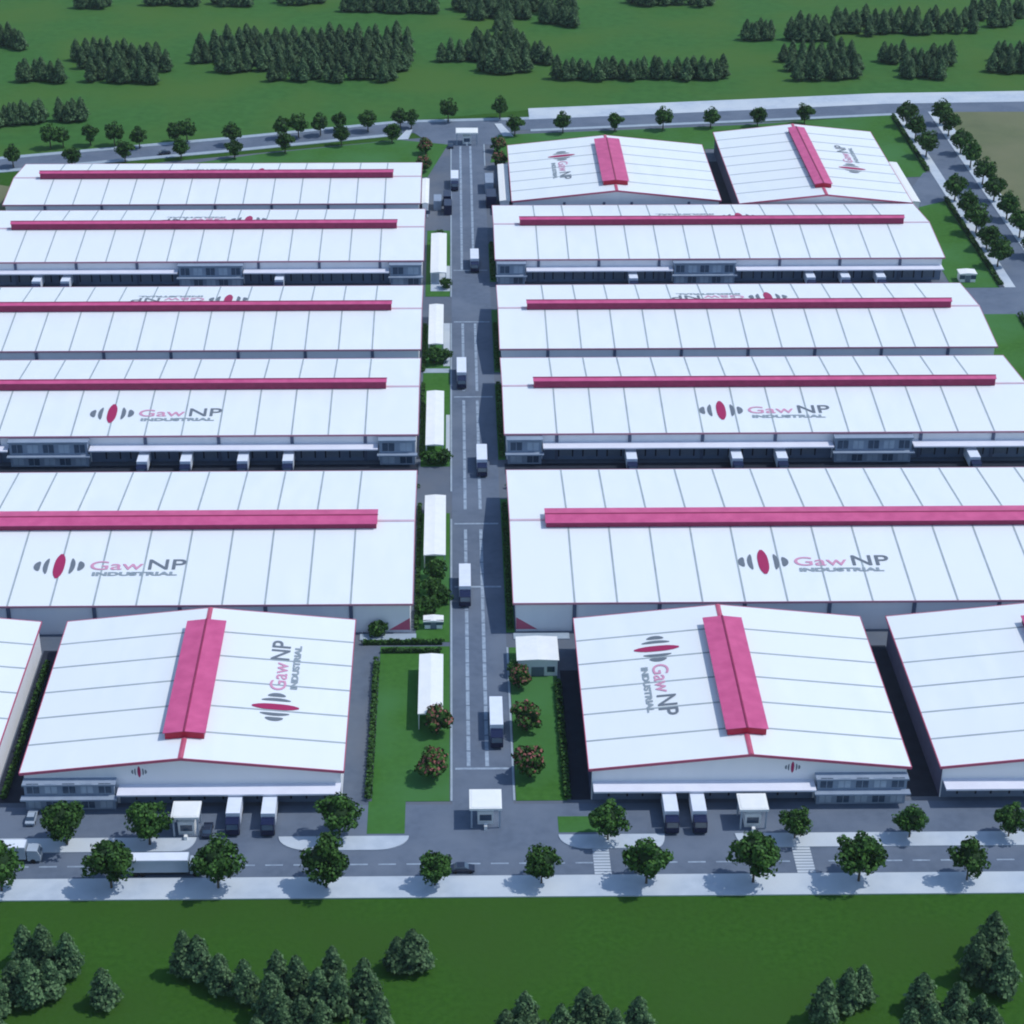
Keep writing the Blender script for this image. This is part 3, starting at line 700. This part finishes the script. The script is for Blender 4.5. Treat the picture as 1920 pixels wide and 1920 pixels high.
far = [
 ('conifer at the upper left edge', [(0,48,86,92,4,2)]),
 ('conifer in the upper left copse', [(140,300,112,116,11,1),(150,318,128,132,11,1),(30,120,150,154,6,1),(160,300,150,156,7,1)]),
 ('conifer in the broad top wood', [(420,770,86,84,20,1),(372,775,101,102,22,1),(362,770,118,120,22,1),(400,772,134,134,19,1),(500,750,150,152,12,1)]),
 ('conifer on the upper left edge', [(142,205,16,14,5,1),(276,368,11,11,7,1),(402,470,10,12,5,1),(520,615,6,8,6,1)]),
 ('conifer in the top middle band', [(640,820,18,24,13,1),(660,800,8,10,8,1),(850,1080,20,26,17,1),(870,1000,32,40,7,1),(1010,1080,42,50,6,1),(930,960,52,66,3,1)]),
 ('conifer in the copse below top middle', [(885,985,88,98,8,1),(825,1010,112,116,12,1),(900,990,134,138,7,1),(1000,1032,118,120,3,1)]),
 ('conifer on the top edge right of middle', [(1175,1335,8,12,10,1)]),
 ('conifer in the thin line beyond the rear road', [(1038,1365,150,148,22,1)]),
 ('conifer in the little isolated upper right group', [(1392,1448,77,77,6,1)]),
 ('conifer in the long top right wood', [(1475,1555,76,74,7,1),(1490,1665,62,66,11,1),(1560,1830,52,50,16,1),(1650,1830,64,60,9,1),(1820,1920,36,32,8,1),(1855,1900,52,50,4,1)]),
 ('conifer in the copse left of the boulevard end', [(1462,1600,116,112,8,1),(1478,1618,132,132,9,1),(1490,1612,148,148,7,1)]),
 ('conifer in the copse beyond the boulevard end', [(1645,1700,118,116,4,1),(1690,1788,130,124,8,1),(1690,1770,148,146,6,1)]),
 ('conifer at the right edge beyond the brown field', [(1860,1925,116,120,5,1),(1852,1925,134,138,5,1)]),
 ('dark conifer left, just beyond the rear road', [(-6,84,236,232,8,1),(108,162,228,226,4,1)]),
]
for lab, rows in far:
    g = lab.replace('conifer', 'conifers', 1)
    rows = sorted(rows, key=lambda r: -r[2])
    for ri, (xa, xb, ya, yb, n, _) in enumerate(rows):
        rn = '' if len(rows) == 1 else (', ' + (['front','second','third','fourth','fifth','sixth'][ri] if ri < len(rows)-1 else 'back') + ' row')
        for i in range(n):
            t = (i+.5+.5*(rnd()-.5))/n
            SPOTS.append((xa+(xb-xa)*t, ya+(yb-ya)*t+(rnd()-.5)*7, .92+.22*rnd(), f'{lab}{rn}, {ordn(i)} from left', g))
SPOTS.sort(key=lambda q: -q[1])
for q in SPOTS[:298]: con_place(*q)
if len(SPOTS) > 298:                                       # the remote remainder reads as one wood
    b = MB()
    for q in SPOTS[298:]:
        me = random.choice(PRO)[1]; me = [c for c, _ in me if c.name.startswith('crown')][0].data
        x, y = P(q[0], q[1]); M = Matrix.Translation((x, y, 0)) @ Matrix.Rotation(rnd()*6.28, 4, 'Z') @ Matrix.Scale(q[2], 4)
        n0 = len(b.v); b.v += [tuple(M @ v.co) for v in me.vertices]
        for p in me.polygons: b.f.append(tuple(n0+k for k in p.vertices)); b.mi.append(p.material_index)
        b.cyl((x, y), .24, 0, 3.2, 6, .15, 3)
    o = b.build('distant_wood', ['con1','con2','concore','bark'], None, fix=False)
    tag(o, 'remote dark conifer wood along the top edge of the picture', 'wood', kind='stuff')

# ---------------------------------------------------------------- vehicles
def truck_proto(boxl, cabl, h, label, group):
    """cab towards -Y; origin under the middle"""
    T = thing('truck', (0,0,0), label, 'truck', group); L = boxl+cabl; y0 = -L/2
    b = MB(); b.box(-1.05, 1.05, y0+.3, L/2-.2, .55, .95); b.build('chassis', 'dark', T)
    b = MB(); b.box(-1.3, 1.3, y0+cabl, L/2, 1.0, h); b.box(-1.32, 1.32, y0+cabl-.01, y0+cabl+.12, 1.0, h+.02); b.build('cargo_box', 'box', T)
    b = MB(); w = 1.22
    b.extr([(y0,.6),(y0,1.7),(y0+.35,2.75),(y0+cabl*.55,2.95),(y0+cabl-.25,2.95),(y0+cabl-.25,.6)], lambda t,p,q:(t,p,q), -w, w)
    C = b.build('cab', 'navy', T)
    b = MB(); b.add([(-1.05,y0-.02,1.75),(1.05,y0-.02,1.75),(1.0,y0+.29,2.65),(-1.0,y0+.29,2.65)], [(0,1,2,3)]); b.build('windscreen', 'glass', C, fix=False)
    me = None
    for y in (y0+cabl*.4, L/2-1.2, L/2-2.5):
        for s in (-1, 1):
            if me is None: b = MB(); b.cyl((0,0), .5, -.15, .15, 12, axis='x'); o = b.build('wheel', 'dark', T); me = o.data
            else: o = link(bpy.data.objects.new('wheel', me), T)
            o.location = (s*1.12, y, .5)
    return T
ROAD = [(7.6,330.2,'white box truck with navy cab in the right lane, nearest the main entrance'),(1.7,383.8,'white box truck with navy cab in the left lane beside the round shrubs'),
        (6.3,444.8,'white box truck in the right lane at the second yard crossing'),(1.5,497.2,'white box truck in the left lane beside the third-row shed'),
        (5.9,580.6,'white box truck with navy cab in the right lane beside the fourth-row right hall'),(-.1,655.2,'white box truck in the left lane near the far end of the road')]
T = truck_proto(10.0, 3.4, 3.7, ROAD[0][2], 'box trucks driving on the central road'); kids = collect(T)
for i, (x, y, lab) in enumerate(ROAD):
    o = T if i == 0 else copy_tree(T, kids)
    o.location = (x, y, .1); tag(o, lab)
    if i in (2, 4, 5): o.scale = (1, .86, 1)
YD = [(-77.8,444.0),(-67.1,444.0),(-53.0,444.0),(-41.8,444.0),(43.5,444.0),(69.7,444.0),(80.9,444.0),(128.8,444.0)]
YB = [(-125.5,563.0),(-116.9,563.0),(-52.9,563.4),(53.5,563.4),(106.9,563.4),(117.4,563.4),(128.1,563.4)]
YF = [(-41.7,301.0),(-35.2,300.8),(39.4,300.6),(44.6,300.6)]
labs = ['white docked truck behind the widest left hall, leftmost of four','white docked truck behind the widest left hall, second of four','white docked truck behind the widest left hall, third of four','white docked truck behind the widest left hall, rightmost of four',
 'white docked truck behind the widest right hall, leftmost of four','white docked truck behind the widest right hall, second of four','white docked truck behind the widest right hall, third of four','white docked truck behind the widest right hall, rightmost of four',
 'white truck docked at the fourth left hall, leftmost of three','white truck docked at the fourth left hall, middle of three','white truck docked at the fourth left hall, rightmost of three',
 'white truck docked before the back right long hall, leftmost of four','white truck docked before the back right long hall, second of four','white truck docked before the back right long hall, third of four','white truck docked before the back right long hall, rightmost of four',
 'white docked truck with navy cab before the left front gable hall, left of two','white docked truck with navy cab before the left front gable hall, right of two',
 'white docked truck with navy cab before the right front gable hall, left of two','white docked truck with navy cab before the right front gable hall, right of two']
T = truck_proto(6.6, 2.6, 3.6, labs[0], 'trucks backed up to the loading docks'); kids = collect(T)
for i, (x, y) in enumerate(YD+YB+YF):
    o = T if i == 0 else copy_tree(T, kids); o.location = (x, y, .1); tag(o, labs[i])

def coach(label, x, y, L, name='trailer_truck', cat='truck', flip=False):
    T = thing(name, (x, y, .08), label, cat, 'long vehicles on the front road', math.pi if flip else 0)
    b = MB(); b.box(-L/2, L/2-2.6, -1.25, 1.25, 1.0, 3.6); b.build('trailer_box', 'greybus', T)
    b = MB(); b.box(-L/2+.1, L/2-2.7, -1.15, 1.15, 3.6, 3.66); b.build('trailer_roof', 'box', T)
    b = MB(); b.extr([(L/2-2.4,.6),(L/2-2.4,2.9),(L/2-.5,2.8),(L/2,1.7),(L/2,.6)], lambda t,p,q:(p,t,q), -1.2, 1.2); C = b.build('cab', 'greybus', T)
    b = MB(); b.add([(L/2+.02,-1,1.75),(L/2+.02,1,1.75),(L/2-.44,.95,2.7),(L/2-.44,-.95,2.7)], [(0,1,2,3)]); b.build('windscreen', 'glass', C, fix=False)
    me = None
    for xx in (L/2-1.4, -L/2+1.4, -L/2+2.7):
        for s in (-1, 1):
            if me is None: b = MB(); b.M = Matrix.Rotation(math.pi/2, 4, 'Z'); b.cyl((0,0), .5, -.15, .15, 12, axis='x'); o = b.build('wheel', 'dark', T); me = o.data
            else: o = link(bpy.data.objects.new('wheel', me), T)
            o.location = (xx, s*1.08, .5)
    b = MB(); b.box(-L/2+.2, L/2-.5, -1.0, 1.0, .55, .98); b.build('chassis', 'dark', T)
    return T
coach('long grey trailer truck in the near lane between two front street trees', -52.6, 286.4, 13.6)
coach('long pale trailer truck in the far lane at the left edge of the picture', -82.6, 290.4, 14.0)

def car(label, x, y, rz, mk='black', z=.1):
    T = thing('car', (x, y, z), label, 'car', None, rz)
    b = MB(); b.extr([(-2.15,.35),(-2.2,.8),(-1.5,.95),(1.0,.98),(2.1,.75),(2.15,.35)], lambda t,p,q:(p,t,q), -.86, .86); b.build('body', mk, T)
    b = MB(); b.extr([(-1.6,.95),(-1.15,1.42),(.35,1.45),(1.05,.98)], lambda t,p,q:(p,t,q), -.76, .76); b.build('cabin_glass', 'glass', T)
    b = MB(); b.box(-1.05, .3, -.66, .66, 1.44, 1.48); b.build('roof_panel', mk, T)
    me = None
    for xx in (-1.35, 1.35):
        for s in (-1, 1):
            if me is None: b = MB(); b.M = Matrix.Rotation(math.pi/2, 4, 'Z'); b.cyl((0,0), .33, -.1, .1, 12, axis='x'); o = b.build('wheel', 'dark', T); me = o.data
            else: o = link(bpy.data.objects.new('wheel', me), T)
            o.location = (xx, s*.8, .33)
car('dark car on the front road right of the small street tree', .7, 286.2, 0)
car('dark car on the rear road at upper left', -103.5, 690.5, .28)
car('dark car beside the gatehouse at the left front driveway', -46.4, 298.0, math.pi/2)
car('dark car parked beside the far end gatehouse', -1.4, 697, math.pi/2)
car('pale parked car before the left front gable hall office', -79.6, 302.2, math.pi/2, 'greybus')
# dark containers standing by the far end of the road
def container(label, x, y, mk, hx=1.25, hy=3.2, h=3.4):
    T = thing('container', (x, y, .1), label, 'container', 'dark shipping containers at the far end of the road')
    b = MB(); b.box(-hx, hx, -hy, hy, 0, h)
    n = int(hy*2/.6)
    for i in range(n):
        yy = -hy+.3+i*.6
        for s in (-1, 1): b.box(s*hx-(.06 if s < 0 else 0), s*hx+(.06 if s > 0 else 0), yy, yy+.3, .2, h-.2)
    b.build('shell', mk, T)
    b = MB(); b.box(-hx+.1, -.04, -hy-.06, -hy-.002, .15, h-.15); b.build('door', mk, T)
    b = MB(); b.box(.04, hx-.1, -hy-.06, -hy-.002, .15, h-.15); b.build('door', mk, T)
container('navy container beside the left annex, nearest the road, upper of two', -2.6, 638.5, 'navy')
container('navy container beside the left annex, lower of two', -2.4, 629.5, 'navy')
container('blue-grey container lying close to the left annex', -5.8, 634.0, 'office')
container('tall navy container beside the right annex, upper of two', 11.6, 652, 'office', 1.4, 5, 4)
container('tall navy container beside the right annex, lower of two', 12.0, 637, 'navy', 1.6, 4, 4)

# ---------------------------------------------------------------- air
b = MB(); b.box(-3200, 3200, -600, 4700, -2.0, 240.0)
hz = b.build('haze', [], None); hz.data.materials.clear()
HM = bpy.data.materials.new('air'); HM.use_nodes = True; n = HM.node_tree; n.nodes.clear()
o_ = n.nodes.new('ShaderNodeOutputMaterial'); v_ = n.nodes.new('ShaderNodeVolumePrincipled')
v_.inputs['Color'].default_value = (.75, .86, 1.0, 1); v_.inputs['Density'].default_value = 0.00004; v_.inputs['Anisotropy'].default_value = 0.2
n.links.new(v_.outputs[0], o_.inputs['Volume']); hz.data.materials.append(HM)
hz['kind'] = 'stuff'; hz['label'] = 'thin pale blue haze over the whole site'; hz['category'] = 'haze'
